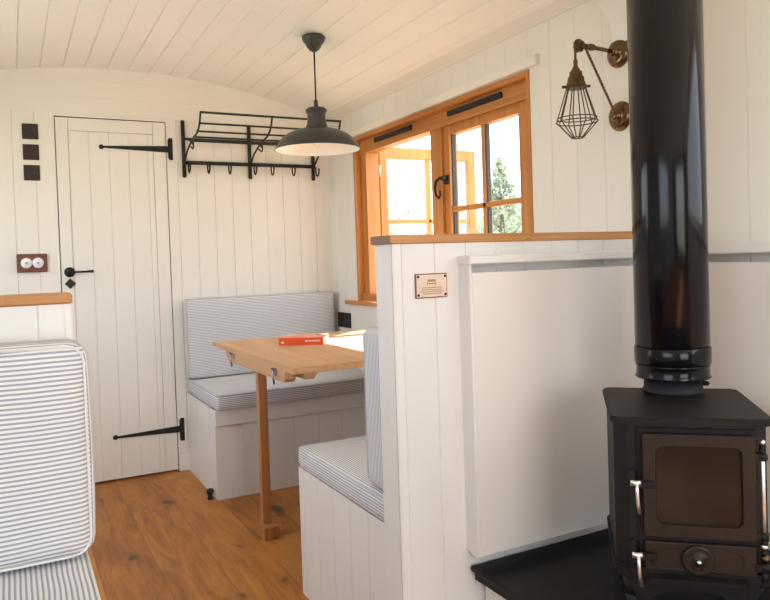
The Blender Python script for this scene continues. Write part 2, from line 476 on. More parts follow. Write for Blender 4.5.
# half height partition on the right, its oak cap, left partition and cap
PX, PY0, PY1 = .8125, 1.510, 1.598
bm = nb()
boards(bm, PX, XR, 0, 1.137, .931, .0935, lambda u, v, d: Vector((u, PY0 + d, v)), gw=.004, gd=.003)
box(bm, PX, XR, PY0 + .005, PY1, 0, 1.137)
struct('wall_partition', bm, M['white'])
bm = nb(); box(bm, PX - .007, XR, PY0 - .005, PY1 + .008, 1.137, 1.159, .002); o = struct('trim_1', bm, M['oak_x'])
bm = nb(); box(bm, PX - .0085, PX - .0068, PY0 - .005, PY1 + .007, 1.138, 1.158); obj('end_grain', bm, M['oak_end'], o)
LPX = .104
bm = nb()
boards(bm, XL, LPX - .012, 0, 1.036, .045, .125, lambda u, v, d: Vector((u, PY0 + d, v)), gw=.004, gd=.003)
box(bm, XL, LPX, PY0 + .005, PY1, 0, 1.036); box(bm, LPX - .012, LPX, PY0 - .002, PY0 + .006, 0, 1.036)
struct('wall_partition_left', bm, M['white'])
bm = nb(); box(bm, XL, LPX + .003, PY0 - .006, PY1 + .006, 1.036, 1.056, .003); struct('trim_2', bm, M['oak_x'])

# cornice along the top of the right wall, drip batten over the window, curved roof brace
bm = nb()
poly = [(XR, 1.921), (XR - .010, 1.921), (XR - .016, 1.928), (XR - .056, roof(XR - .056) - .004), (XR - .060, roof(XR - .06) + .004), (XR, roof(XR) + .01)]
prism(bm, poly, YR, YB, 'y'); struct('trim_3', bm, M['cream'])
bm = nb()
prism(bm, [(XR, 1.779), (XR - .020, 1.779), (XR - .020, 1.811), (XR - .012, 1.816), (XR, 1.816)], 2.015, 3.66, 'y'); struct('trim_4', bm, M['cream'])
bm = nb()
inner = []; cx, cz, rr = 1.50, 1.70, .185
for i in range(15):
    a = PI / 2 * i / 14
    inner.append((1.600 + .095 * math.cos(a), 1.760 + .113 * math.sin(a)))
inner.append((1.40, 1.93))
poly = [(XR + .004, 1.70)] + inner + [(1.40, roof(1.40) + .004), (1.56, roof(1.56) + .004), (XR + .004, roof(XR) + .004)]
prism(bm, poly, 1.606, 1.655, 'y'); struct('trim_5', bm, M['white'])
# skirting fillet under the window sill
bm = nb(); prism(bm, [(XR, .84), (XR - .008, .84), (XR - .012, .858), (XR, .858)], 2.07, 3.68, 'y'); struct('trim_6', bm, M['cream'])

# ------------------------------------------------------------------ far door
d = thing('door_1', None, None, (.5, YB, 0), kind='structure')
bm = nb(); x0, x1 = DX0 + .005, DX1 - .004; zt = DZ1 - .006; yf = YB + .0015
PD = lambda u, v, dd: Vector((u, yf + dd + .002, v))
for (a, b) in ((.293, .700),):
    boards(bm, a, b, .012, 1.800, .386, .0958, PD, gw=.004, gd=.0035)
box(bm, x0, .290, yf, yf + .03, .012, zt, .001); box(bm, .703, x1, yf, yf + .03, .012, zt, .001)
box(bm, .292, .701, yf, yf + .03, 1.803, zt, .001)
box(bm, x0 + .002, x1 - .002, yf + .008, yf + .03, .014, zt - .002)
obj('door_panel', bm, M['cream'], d)
def strap(zc, xa, zlo, zhi, xk0):
    bm = nb()
    prism(bm, [(xa, zc - .0045), (xk0, zc - .017), (xk0 + .006, zc - .017), (xk0 + .006, zc + .017), (xk0, zc + .017), (xa, zc + .0045)], yf - .005, yf, 'y')
    lathe(bm, [(.0005, -.007), (.008, -.006), (.0125, 0), (.0125, .002)], (xa, yf - .001, zc), 'y', 16)
    h = obj('strap_hinge', bm, M['black'], d)
    bm = nb(); box(bm, xk0 + .006, xk0 + .026, yf - .006, YB - .0005, zlo, zhi, .001)
    lathe(bm, [(.0055, zlo + .008), (.0055, zhi - .008)], (xk0 + .006, yf - .007, 0), 'z', 10)
    for q in (.2, .8): sphere(bm, (xk0 + .016, yf - .006, zlo + (zhi - zlo) * q), .003, u=8, v=6)
    obj('hinge_plate', bm, M['black'], h)
strap(1.727, .446, 1.670, 1.787, .777)
strap(.228, .455, .163, .286, .780)
bm = nb(); lathe(bm, [(.0255, 0), (.0255, -.006), (.022, -.009), (.010, -.010), (.009, -.042), (.0005, -.046)], (.272, yf, 1.091), 'y', 24)
tube(bm, [(.272, yf - .04, 1.091), (.300, yf - .042, 1.091), (.345, yf - .042, 1.091), (.380, yf - .042, 1.092)], [.006, .0048, .0055, .0075], 10)
obj('lever_handle', bm, M['black'], d)
bm = nb(); prism(bm, [(.2725, 1.006), (.2985, 1.033), (.2725, 1.060), (.2465, 1.033)], yf - .004, yf, 'y')
o = obj('keyhole_cover', bm, M['black'], d)
bm = nb(); lathe(bm, [(.004, yf - .0048), (.004, yf - .0038)], (.2725, 0, 1.033), 'y', 10); obj('keyhole', bm, M['bronze'], o)
bm = nb(); box(bm, DX0 - .010, DX0 - .001, YB - .004, YB - .0002, 1.035, 1.118); obj('latch_keeper', bm, M['steel'], d)

# ------------------------------------------------------------------ dining window
w = thing('window_1', None, None, (XR, 2.836, WZ0), kind='structure')
XF = XR - .004        # face of the oak lining
XO = XR + .118        # outer face
bm = nb(); t = .022
box(bm, XF, XO, WY0, WY0 + t, WZ0, WZ1, .002); box(bm, XF, XO, WY1 - t, WY1, WZ0, WZ1, .002)
obj('side_lining', bm, M['oak_z'], w)
bm = nb(); box(bm, XF, XO, WY0 + t, WY1 - t, WZ1 - .022, WZ1, .002)
obj('head_lining', bm, M['oak_y'], w)
# fixed frame set back
bm = nb(); XI = XR + .030; JB = .050
box(bm, XI, XO - .01, WY0 + t, WY0 + t + .026, WZ0 + .04, WZ1 - .087, .001)
obj('frame_jamb', bm, M['oak_z'], w)
bm = nb(); box(bm, XI, XO - .01, 3.500, WY1 - t, WZ0 + .04, WZ1 - .087, .0015); obj('frame_jamb', bm, M['oak_z'], w)
bm = nb(); box(bm, XI, XO - .01, 2.736, 2.826, WZ0 + .04, WZ1 - .087, .0015); obj('mullion', bm, M['oak_z'], w)
bm = nb(); box(bm, XI, XO - .01, WY0 + t, WY1 - t, WZ1 - .087, WZ1 - .022, .002)
box(bm, XI - .008, XI + .001, WY0 + t, WY1 - t, WZ1 - .094, WZ1 - .084, .001)
obj('top_rail', bm, M['oak_y'], w)
bm = nb(); box(bm, XI - .012, XO, WY0 + t, WY1 - t, WZ0, WZ0 + .04, .002); obj('bottom_rail', bm, M['oak_y'], w)
bm = nb(); box(bm, XR - .030, XO, WY0 - .10, WY1 + .12, WZ0 - .022, WZ0 - .001, .003); obj('window_sill', bm, M['oak_y'], w)
for (a, b) in ((2.985, 3.375), (2.275, 2.665)):
    bm = nb(); zc = WZ1 - .046
    box(bm, XI - .012, XI, a, b, zc - .012, zc + .012, .003)
    v = obj('trickle_vent', bm, M['black'], w)
    bm = nb(); box(bm, XI - .015, XI - .011, a + .06, b - .02, zc + .003, zc + .009, .001); sphere(bm, (XI - .013, a + .07, zc), .004, u=10, v=6)
    obj('vent_slider', bm, M['rocker'], v)

def casement(parent_root, y0, y1, z0, z1, xa, xb, Mx, tag_label):
    """sash with four panes; coordinates in a plane x = const, then moved by Mx"""
    st = .045; tr = .042 if z1 < 1.71 else .062
    bm = nb()
    box(bm, xa, xb, y0, y0 + st + (.030 if z1 < 1.71 else 0), z0, z1, .002); box(bm, xa, xb, y1 - st, y1, z0, z1, .002)
    y0 += .030 if z1 < 1.71 else 0
    box(bm, xa, xb, y0 + st - .004, y1 - st + .004, z1 - tr, z1, .002); box(bm, xa, xb, y0 + st - .004, y1 - st + .004, z0, z0 + .065, .002)
    for v in bm.verts: v.co = Mx @ v.co
    s = obj('casement', bm, M['oak_z'], parent_root)
    if tag_label: s['label'] = tag_label
    ym = (y0 + y1) / 2; zm = 1.314
    bm = nb(); box(bm, xa + .006, xb - .006, y0 + st, y1 - st, zm - .011, zm + .011, .002)
    for v in bm.verts: v.co = Mx @ v.co
    obj('glazing_bar', bm, M['oak_y'], s)
    bm = nb(); box(bm, xa + .006, xb - .006, ym - .011, ym + .011, z0 + .065, z1 - tr, .002)
    for v in bm.verts: v.co = Mx @ v.co
    obj('glazing_bar', bm, M['oak_z'], s)
    xg = (xa + xb) / 2
    for (a, b) in ((y0 + st, ym - .011), (ym + .011, y1 - st)):
        for (c, e) in ((z0 + .065, zm - .011), (zm + .011, z1 - tr)):
            bm = nb(); box(bm, xg - .002, xg + .002, a, b, c, e)
            for v in bm.verts: v.co = Mx @ v.co
            p = obj('pane', bm, M['glass'], s)
            p['label'] = 'clear glass pane'
    if z1 > 1.71: return s
    bm = nb()
    for (a, b) in ((y0 + st, ym - .011), (ym + .011, y1 - st)):
        for (c, e) in ((z0 + .065, zm - .011), (zm + .011, z1 - tr)):
            box(bm, xg - .009, xg + .009, a, a + .004, c, e); box(bm, xg - .009, xg + .009, b - .006, b, c, e)
    for v in bm.verts: v.co = Mx @ v.co
    obj('glazing_seal', bm, M['seal'], s)
    return s
I4 = Matrix.Identity(4)
cz0, cz1 = WZ0 + .042, WZ1 - .089
s1 = casement(w, WY0 + t + .028, 2.733, cz0, cz1, XI + .012, XI + .056, I4, 'closed casement')
# open casement: hinged on its far edge, swung out past a right angle to the wall
hy, hx = 3.566, XO + .010
Mo = Matrix.Translation((hx, hy, 0)) @ Matrix.Rotation(math.radians(90), 4, 'Z') @ Matrix.Translation((-(XI + .056), -(3.538), 0))
s2 = casement(w, 2.902, 3.538, cz0, 1.727, XI + .012, XI + .056, Mo, 'casement standing open outside')
for zz in (1.56, 1.02):
    bm = nb(); box(bm, XO - .03, XO + .008, hy - .050, hy - .044, zz, zz + .06, .001); lathe(bm, [(.006, zz - .003), (.006, zz + .063)], (XO + .004, hy - .050, 0), 'z', 10)
    obj('hinge', bm, M['steel'], w)
# casement fastener with a curled handle
bm = nb(); xs_ = XI - .0005
xs_ += .010
box(bm, xs_ - .004, xs_, 2.690, 2.728, 1.428, 1.470, .001)
lathe(bm, [(.008, -.028), (.008, 0)], (xs_ - .001, 2.708, 1.452), 'x', 12)
tube(bm, [(xs_ - .026, 2.690, 1.454), (xs_ - .03, 2.722, 1.456), (xs_ - .032, 2.752, 1.444), (xs_ - .032, 2.762, 1.412), (xs_ - .03, 2.756, 1.381), (xs_ - .028, 2.738, 1.368), (xs_ - .026, 2.726, 1.381), (xs_ - .026, 2.730, 1.400)], [.008, .007, .007, .006, .005, .005, .004, .004], 8)
o = obj('casement_fastener', bm, M['black'], w)

# ------------------------------------------------------------------ far wall fittings
for i, (zc, xc, lab) in enumerate(((1.787, .121, 'topmost of three square dark bronze light switches left of the door'),
                              (1.686, .121, 'middle of three square dark bronze light switches left of the door'),
                              (1.585, .121, 'lowest of three square dark bronze light switches left of the door'))):
    t_ = thing('light_switch', lab, 'light switch', (xc, YB, zc), group='dark light switches beside the door')
    bm = nb(); box(bm, xc - .036, xc + .036, YB - .007, YB - .0005, zc - .038, zc + .038, .003, 2); obj('switch_plate', bm, M['bronze'], t_)
    bm = nb(); box(bm, xc - .006, xc + .016, YB - .013, YB - .0065, zc - .011, zc + .011, .002); obj('rocker', bm, M['rocker'], t_)
    for sx in (-.028, .028):
        bm = nb(); lathe(bm, [(.003, YB - .0082), (.003, YB - .0068)], (xc + sx, 0, zc), 'y', 8); obj('screw', bm, M['rocker'], t_)

t_ = thing('dolly_switch', 'polished dark wood plate with two round white ceramic switches', 'light switch', (.104, YB, 1.142))
bm = nb(); box(bm, .037, .172, YB - .018, YB - .0005, 1.097, 1.187, .004, 2); obj('wood_plate', bm, M['walnut'], t_)
for xc in (.079, .130):
    bm = nb(); lathe(bm, [(.026, -.0182), (.026, -.022), (.023, -.030), (.014, -.034), (.0005, -.035)], (xc, YB, 1.142), 'y', 28)
    k_ = obj('ceramic_dome', bm, M['ceramic'], t_)
    bm = nb(); lathe(bm, [(.0045, -.034), (.0055, -.046), (.0005, -.050)], (xc, YB, 1.142), 'y', 12); obj('toggle', bm, M['steel'], k_)

# double socket on the right wall
t_ = thing('wall_socket', 'black double wall socket under the window sill end', 'socket', (XR, 3.773, .76))
bm = nb(); box(bm, XR - .008, XR - .0005, 3.690, 3.860, .718, .804, .002); obj('socket_plate', bm, M['bronze'], t_)
for yy in (3.73, 3.815):
    bm = nb(); box(bm, XR - .011, XR - .0078, yy - .026, yy + .026, .735, .790, .001); obj('socket_insert', bm, M['rocker'], t_)

# luggage rack with hooks
t_ = thing('coat_rack', 'black iron wall rack with rail shelf and row of hooks', 'coat rack', (1.23, YB, 1.6))
yw = YB - .012
for xx, top in ((.858, 1.874), (1.222, 1.866), (1.602, 1.868)):
    bm = nb(); tube(bm, [(xx, yw, 1.588), (xx, yw, top)], .0105, 10)
    sphere(bm, (xx, yw, 1.588), .0115, u=10, v=8); sphere(bm, (xx, yw, top), .0115, u=10, v=8)
    for zz in (1.70, 1.80): lathe(bm, [(.006, yw), (.006, YB - .0005)], (xx, 0, zz), 'y', 8)
    up = obj('wall_bar', bm, M['rack'], t_)
    bm = nb()
    tube(bm, [(xx, yw - .008, 1.640), (xx, 3.885, 1.668), (xx, 3.83, 1.706), (xx, 3.745, 1.735), (xx, 3.67, 1.752), (xx, 3.60, 1.762), (xx, 3.555, 1.782), (xx, 3.528, 1.812), (xx, 3.510, 1.848)], .0052, 8)
    # scrolled end under the shelf
    pts = []
    for i in range(12):
        a = -PI / 2 + i * .42; r_ = .024 * (1 - i / 16)
        pts.append((xx, 3.70 - r_ * math.cos(a) * .9, 1.722 + r_ * math.sin(a)))
    tube(bm, [(xx, 3.77, 1.722), (xx, 3.735, 1.715)] + pts, .004, 6)
    obj('bracket', bm, M['rack'], t_)
for (yy, zz, r_) in ((3.510, 1.848, .0058), (3.538, 1.800, .005), (3.590, 1.770, .005), (3.675, 1.756, .005), (3.76, 1.750, .005), (yw - .006, 1.784, .0072)):
    bm = nb(); tube(bm, [(.855, yy, zz), (1.605, yy, zz)], r_, 8); obj('shelf_rail', bm, M['rack'], t_)
bm = nb(); tube(bm, [(.851, yw - .005, 1.658), (1.608, yw - .005, 1.658)], .0105, 10); obj('hook_rail', bm, M['rack'], t_)
for xx in (.876, .980, 1.096, 1.240, 1.340, 1.466, 1.612):
    bm = nb()
    pts = [(xx, yw - .014, 1.655)]
    for i in range(9):
        a = -PI * .15 - i * .42 + PI
        pts.append((xx, 3.872 - .0 + .023 * math.cos(PI * .05 - PI * 1.0 * i / 8), 1.632 - .026 * math.sin(PI * i / 8) * 1.2))
    pts = [(xx, yw - .016, 1.655), (xx, yw - .018, 1.625), (xx, yw - .024, 1.606), (xx, yw - .040, 1.599), (xx, yw - .056, 1.608), (xx, yw - .064, 1.626), (xx, yw - .062, 1.640)]
    tube(bm, pts, [.0045] * 6 + [.006], 8); obj('hook', bm, M['rack'], t_)

# ------------------------------------------------------------------ pendant lamp
PXc, PYc = 1.196, 2.865
zr = roof(PXc) - .004
t_ = thing('pendant_lamp', 'dark green-grey enamel dome pendant hanging over the dining table', 'pendant lamp', (PXc, PYc, zr))
def bmX(): return nb()
bm = nb(); lathe(bm, [(.050, 0), (.050, -.010), (.045, -.022), (.034, -.034), (.030, -.046), (.020, -.058), (.006, -.066)], (PXc, PYc, zr), 'z', 28); obj('ceiling_rose', bm, M['shade'], t_)
bm = nb(); tube(bm, [(PXc, PYc, zr - .06), (PXc, PYc, 1.775)], .0038, 8); obj('cord', bm, M['blackflex'], t_)
bm = nb(); lathe(bm, [(.006, 1.795), (.009, 1.790), (.009, 1.770), (.014, 1.764), (.038, 1.760), (.046, 1.752), (.046, 1.744), (.040, 1.738), (.038, 1.715), (.043, 1.690), (.050, 1.672)], (PXc, PYc, 0), 'z', 32)
obj('lamp_neck', bm, M['shade'], t_)
outer = [(.048, 1.674), (.070, 1.669), (.100, 1.661), (.130, 1.647), (.153, 1.629), (.168, 1.611), (.176, 1.595), (.183, 1.584)]
bm = nb(); lathe(bm, outer + [(.184, 1.5815), (.181, 1.5815)], (PXc, PYc, 0), 'z', 64, cap=False)
sh = obj('lamp_shade', bm, M['shade'], t_)
bm = nb(); lathe(bm, [(max(.002, r_ - .0025), z_ - .003) for r_, z_ in [(.002, 1.674)] + outer[:-1]] + [(.1812, 1.5818)], (PXc, PYc, 0), 'z', 64, cap=False)
obj('shade_lining', bm, M['shadein'], sh)
bm = nb(); lathe(bm, [(.014, 1.672), (.014, 1.660), (.024, 1.648), (.030, 1.630), (.026, 1.612), (.012, 1.602), (.0005, 1.600)], (PXc, PYc, 0), 'z', 20); obj('bulb', bm, M['bulb'], t_)

# ------------------------------------------------------------------ benches
def bench(x0, x1, y0, y1, z1, label, front_y, side_x, lip):
    t_ = thing('bench', label, 'bench', ((x0 + x1) / 2, (y0 + y1) / 2, 0), group='white boarded box benches')
    bm = nb()
    if side_x: boards(bm, y0, y1, 0, z1, y0 + .118, .118, lambda u, v, d: Vector((x0 + d, u, v)), gw=.005, gd=.004); box(bm, x0 + .006, x1, y0 + (.004), y1, 0, z1)
    if front_y is not None:
        yy = y0 if front_y < 0 else y1; sg = 1 if front_y < 0 else -1
        boards(bm, x0, x1, 0, z1, x0 + .13, .13, lambda u, v, d: Vector((u, yy + sg * d, v)), gw=.004, gd=.003)
    box(bm, x0 + .006, x1, min(y0, y1) + .006, max(y0, y1) - .006, 0, z1 - .001)
    obj('bench_box', bm, M['white'], t_)
    if lip:
        bm = nb(); yy = y0 - .012 if front_y < 0 else y1
        box(bm, x0 - .001, x1, yy, yy + .012, z1 - .078, z1, .003); obj('front_rail', bm, M['white'], t_)
    return t_
bench(.824, XR - .002, 3.332, YB - .004, .424, 'white boarded box bench under the coat rack against the far wall', -1, True, True)
bench(.825, XR - .002, PY1 + .002, 2.236, .427, 'white boarded box bench behind the right partition facing away from the camera', 1, True, False)
bench(XL + .004, .100, .86, PY0 - .004, .500, 'white box bench under the near left striped seat', -1, True, False)

def cushion(name, label, cat, x0, x1, y0, y1, z0, z1, m, r=.018, puff=(0, 0, .004), pipe=None, tilt=0, plane='z', pm=None):
    c = Vector(((x0 + x1) / 2, (y0 + y1) / 2, (z0 + z1) / 2)); base = (c.x, c.y, z0)
    bm = nb(); rbox(bm, c, (x1 - x0, y1 - y0, z1 - z0), r, 12, puff)
    bmesh.ops.translate(bm, verts=bm.verts, vec=-Vector(base))
    o = obj(name, bm, m); o.location = base; o.rotation_euler = (tilt, 0, 0); o['label'] = label; o['category'] = cat; o['group'] = 'striped ' + name.replace('_', ' ') + 's'
    # piping round the two large faces
    bm = nb()
    hx, hy, hz = (x1 - x0) / 2, (y1 - y0) / 2, (z1 - z0) / 2
    ins = r * .22
    def loop(a, b, f):
        pts = []
        rc = r * 1.0
        for (sa, sb, st) in ((1, 1, 0), (-1, 1, 1), (-1, -1, 2), (1, -1, 3)):
            for i in range(5):
                an = PI / 2 * (st + i / 4)
                pts.append(f(sa * (a - rc) + rc * math.cos(an), sb * (b - rc) + rc * math.sin(an)))
        return pts
    for s in (-1, 1):
        if plane == 'z': pts = loop(hx - ins, hy - ins, lambda u, v: (u, v, hz + s * (hz - ins)))
        else: pts = loop(hx - ins, hz - ins, lambda u, v: (u, s * (hy - ins), hz + v))
        tube(bm, pts, .0026, 6, closed=True)
    p = bmesh
    q = obj('piping', bm, pm or M['piping']); q.parent = o
    return o
cushion('seat_cushion', 'thin striped seat cushion on the far bench behind the table', 'cushion', .828, XR - .006, 3.300, YB - .01, .425, .496, M['ticking'])
cushion('back_cushion', 'wide striped back cushion leaning on the far wall below the coat rack', 'cushion', .820, XR - .036, 3.838, YB - .012, .502, .926, M['ticking_l'], plane='y', puff=(0, .006, 0))
cushion('seat_cushion', 'striped seat cushion on the bench behind the right partition', 'cushion', .822, XR - .006, PY1 + .008, 2.238, .428, .494, M['ticking'])
cushion('back_cushion', 'upright striped back cushion seen edge-on behind the right partition', 'cushion', .827, XR - .02, PY1 + .010, PY1 + .127, .500, .921, M['ticking_l'], r=.022, plane='y', puff=(0, .004, 0))
cushion('seat_cushion', 'near left seat cushion with stripes running front to back', 'cushion', XL + .01, .112, .86, PY0 - .01, .503, .572, M['ticking'], pm=M['pipingw'])
cushion('back_cushion', 'large near left back cushion with horizontal stripes', 'cushion', XL + .01, .121, PY0 - .115, PY0 - .012, .578, .972, M['ticking_l'], r=.032, plane='y', puff=(.006, .012, .002), pm=M['pipingw'])

# door stop
bm = nb(); lathe(bm, [(.013, 0), (.014, .003), (.011, .010), (.010, .022), (.016, .027), (.018, .036), (.015, .046), (.0005, .050)], (.800, 3.375, .0005), 'z', 20)
single('door_stop', bm, M['rubber'], (.800, 3.375, .0005), 'small black rubber door stop on the floor by the far bench corner', 'door stop')

# ------------------------------------------------------------------ table
ZT = .750
t_ = thing('dining_table', 'oak dining table with single leg set beneath the window', 'table', (.868, 2.75, 0))
bm = nb(); x0, x1, y0, y1 = .818, 1.700, 2.240, 3.285; cc = .010
poly = [(x0, y0 + cc), (x0 + .003, y0 + .003), (x0 + cc, y0), (x1, y0), (x1, y1), (x0, y1)]
prism(bm, poly, ZT - .020, ZT, 'z')
es = [e for e in bm.edges if abs(e.verts[0].co.z - e.verts[1].co.z) < 1e-5]
bmesh.ops.bevel(bm, geom=es, offset=.002, segments=2, affect='EDGES')
obj('tabletop', bm, M['table_y'], t_)
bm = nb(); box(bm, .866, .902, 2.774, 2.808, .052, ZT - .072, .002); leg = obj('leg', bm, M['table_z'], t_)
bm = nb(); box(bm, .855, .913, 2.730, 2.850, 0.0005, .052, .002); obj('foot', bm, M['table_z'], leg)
bm = nb(); prism(bm, [(2.40, ZT - .021), (2.40, ZT - .060), (2.42, ZT - .074), (3.13, ZT - .074), (3.165, ZT - .062), (3.175, ZT - .045), (3.175, ZT - .021)], .848, .888, 'x')
be = obj('bearer', bm, M['table_y'], t_)
for yy in (2.50, 3.055):
    bm = nb(); box(bm, .840, .847, yy - .012, yy + .012, ZT - .058, ZT - .021, .001); tube(bm, [(.838, yy - .004, ZT - .03), (.834, yy - .006, ZT - .060), (.838, yy - .008, ZT - .088)], .004, 8)
    lathe(bm, [(.005, .830), (.005, .840)], (0, yy + .006, ZT - .034), 'x', 8)
    obj('catch', bm, M['steel'], be)
bm = nb(); prism(bm, [(.900, ZT - .021), (.908, ZT - .062), (.940, ZT - .062), (.958, ZT - .040), (.964, ZT - .021)], 2.36, 3.15, 'y'); obj('bearer', bm, M['table_y'], t_)
bm = nb(); box(bm, XR - .03, XR - .0005, 2.3, 3.2, ZT - .052, ZT - .0205, .002); obj('wall_batten', bm, M['oak_y'], t_)

# book
bk = thing('book', 'thick orange-red paperback book lying on the dining table', 'book', (1.130, 2.930, ZT + .0005), math.radians(-33), local=True)
L_, W_, H_ = .096, .076, .030
# local: spine along +x on the -y side
bm = nb(); box(bm, -L_ + .002, L_ - .002, -W_ + .002, W_ - .003, .0015, H_ - .0015); obj('pages', bm, M['paper'], bk)
bm = nb(); box(bm, -L_, L_, -W_, W_, 0, .0014); box(bm, -L_, L_, -W_, W_, H_ - .0015, H_); box(bm, -L_, L_, -W_ - .0005, -W_ + .0015, 0, H_)
cv = obj('cover', bm, M['bookred'], bk)
bm = nb(); box(bm, -L_ + .004, L_ - .004, -W_ + .006, W_ - .002, H_, H_ + .0006); obj('cover_print', bm, M['bookpink'], cv)
bm = nb(); box(bm, -L_ + .01, -L_ + .05, W_ - .04, W_ - .01, H_ + .0006, H_ + .001)
for i in range(9):
    a = .02 + i * .007; box(bm, a, a + .005, -W_ - .0009, -W_ - .0004, .013, .019)
box(bm, -L_ + .012, -L_ + .022, -W_ - .0009, -W_ - .0004, .006, .015)
obj('lettering', bm, M['paper'], cv)
bm = nb(); lathe(bm, [(.014, H_ + .0007), (.014, H_ + .0012)], (L_ - .04, .03, 0), 'z', 20); obj('emblem', bm, M['seal'], cv)

# ------------------------------------------------------------------ plaque
t_ = thing('plaque', 'small pale copper plaque with dark corner screws on the partition', 'plaque', (.917, PY0, 1.0))
bm = nb(); box(bm, .872, .964, PY0 - .0035, PY0 - .0003, 1.003, 1.063, .0008); obj('plate_edge', bm, M['plaqueedge'], t_)
bm = nb(); box(bm, .8755, .9615, PY0 - .0045, PY0 - .0030, 1.0055, 1.0605, .0005); pl = obj('plate', bm, M['plaque'], t_)
for sx in (.880, .957):
    for sz in (1.0105, 1.0555):
        bm = nb(); lathe(bm, [(.0034, -.0042), (.0034, -.0056), (.002, -.0062), (.0003, -.0063)], (sx, PY0, sz), 'y', 12); obj('screw', bm, M['screw'], t_)
bm = nb(); random.seed(9)
def marks(xa, xb, zc, h):
    x = xa
    while x < xb:
        wd = random.uniform(.0012, .004); box(bm, x, min(x + wd, xb), PY0 - .0050, PY0 - .0044, zc - h / 2, zc + h / 2 * random.uniform(.6, 1)); x += wd + .0010
marks(.907, .930, 1.046, .0065); box(bm, .906, .908, PY0 - .0050, PY0 - .0044, 1.034, 1.042); box(bm, .929, .931, PY0 - .0050, PY0 - .0044, 1.034, 1.042); marks(.910, .927, 1.038, .003)
for zz, a, b in ((1.0285, .890, .948), (1.0235, .888, .950), (1.0185, .886, .952), (1.0135, .892, .946)): marks(a, b, zz, .0022)
obj('lettering', bm, M['ink'], pl)

# ------------------------------------------------------------------ heat shield panels round the stove
t_ = thing('heat_shield', 'white heat shield panel with ledge fixed to the partition behind the stove', 'wall panel', (1.35, PY0, .353), group='heat shield panels')
bm = nb(); YP = 1.461
box(bm, 1.008, XR - .055, YP, YP + .014, .353, 1.061, .002); obj('panel', bm, M['panel'], t_)
bm = nb(); prism(bm, [(PY0 - .0005, .362), (YP + .012, .353), (YP + .002, .356), (YP + .0005, .366), (YP + .0005, 1.081), (PY0 - .0005, 1.081)], 1.000, 1.0075, 'x'); obj('end_strip', bm, M['white'], t_)
bm = nb(); box(bm, .996, XR - .062, YP - .010, PY0 - .0005, 1.0815, 1.104, .003); obj('ledge', bm, M['white'], t_)
t_ = thing('heat_shield', 'white heat shield panel with ledge on the right wall beside the flue', 'wall panel', (XR, .6, .353), group='heat shield panels')
bm = nb(); box(bm, XR - .055, XR - .041, -.2, YP - .006, .353, 1.064, .002); obj('panel', bm, M['panel'], t_)
bm = nb(); box(bm, XR - .060, XR - .0005, -.2, YP - .006, 1.0865, 1.109, .003); obj('ledge', bm, M['white'], t_)
bm = nb()
bm.free()
for yy in (-.15, .6, 1.3):
    bm = nb(); box(bm, XR - .041, XR - .0005, yy, yy + .03, .4, 1.05); obj('spacer', bm, M['white'], t_)

# ------------------------------------------------------------------ hearth
t_ = thing('hearth', 'black slate hearth slab on a white plinth under the stove', 'hearth', (1.33, 1.1, 0))
bm = nb(); box(bm, 1.006, XR - .002, .62, PY0 - .004, .304, .318, .004, 2); obj('slab', bm, M['slate'], t_)
bm = nb(); box(bm, 1.018, XR - .004, .635, PY0 - .006, .280, .304, .001); obj('tray', bm, M['slate'], t_)
bm = nb(); box(bm, 1.045, XR - .004, .68, PY0 - .012, 0, .280, .002); obj('plinth', bm, M['white'], t_)

# ------------------------------------------------------------------ stove
TH = math.radians(42)
SC = (1.302, 1.104, .318)
# local axes: +x along the front to the right, -y outward towards the camera
st = thing('wood_stove', 'small black cast iron wood burning stove set cornerwise on the hearth', 'stove', SC, -TH, local=True)
Z = lambda z: z - .318
def octo(hx, hy0, hy1, ch):
    return [(-hx + ch, hy0), (hx - ch, hy0), (hx, hy0 + ch), (hx, hy1 - ch), (hx - ch, hy1), (-hx + ch, hy1), (-hx, hy1 - ch), (-hx, hy0 + ch)]
bm = nb(); prism(bm, octo(.146, -.150, .158, .026), Z(.455), Z(.749), 'z'); obj('body', bm, M['cast'], st)
bm = nb()
prism(bm, octo(.154, -.170, .165, .014), Z(.7505), Z(.765), 'z')
bmesh.ops.bevel(bm, geom=[e for e in bm.edges], offset=.003, segments=2, affect='EDGES')
prism(bm, octo(.145, -.162, .158, .024), Z(.744), Z(.751), 'z')
obj('top_plate', bm, M['cast'], st)
bm = nb(); prism(bm, octo(.152, -.168, .165, .028), Z(.437), Z(.456), 'z')
bmesh.ops.bevel(bm, geom=[e for e in bm.edges], offset=.004, segments=2, affect='EDGES')
prism(bm, octo(.144, -.158, .158, .024), Z(.425), Z(.440), 'z')
# ash lip in front
prism(bm, [(-.088, -.168), (.100, -.168), (.094, -.196), (-.082, -.196)], Z(.440), Z(.448), 'z')
sk = obj('base_skirt', bm, M['cast'], st)
bm = nb()
for (ya, yb) in ((-.158, -.150),):
    pts = [(-.128, Z(.428))] + [(-.10 + .2 * i / 12, Z(.372 + .040 * math.sin(PI * i / 12) ** .5)) for i in range(13)] + [(.128, Z(.428))]
    prism(bm, pts, ya, yb, 'y')
obj('apron', bm, M['cast'], sk)
for sx in (-1, 1):
    for sy in (-1, 1):
        bm = nb(); cx_, cy_ = sx * .112, (-.132 if sy < 0 else .126)
        for (r1, z1_), (r2, z2_) in (((.024, .428), (.020, .39)), ((.020, .39), (.0145, .358)), ((.0145, .358), (.0135, .336)), ((.0135, .336), (.021, .3185))):
            lathe(bm, [(r2, Z(z2_)), (r1, Z(z1_))], (cx_ , cy_, 0), 'z', 12)
        obj('leg', bm, M['cast'], st)
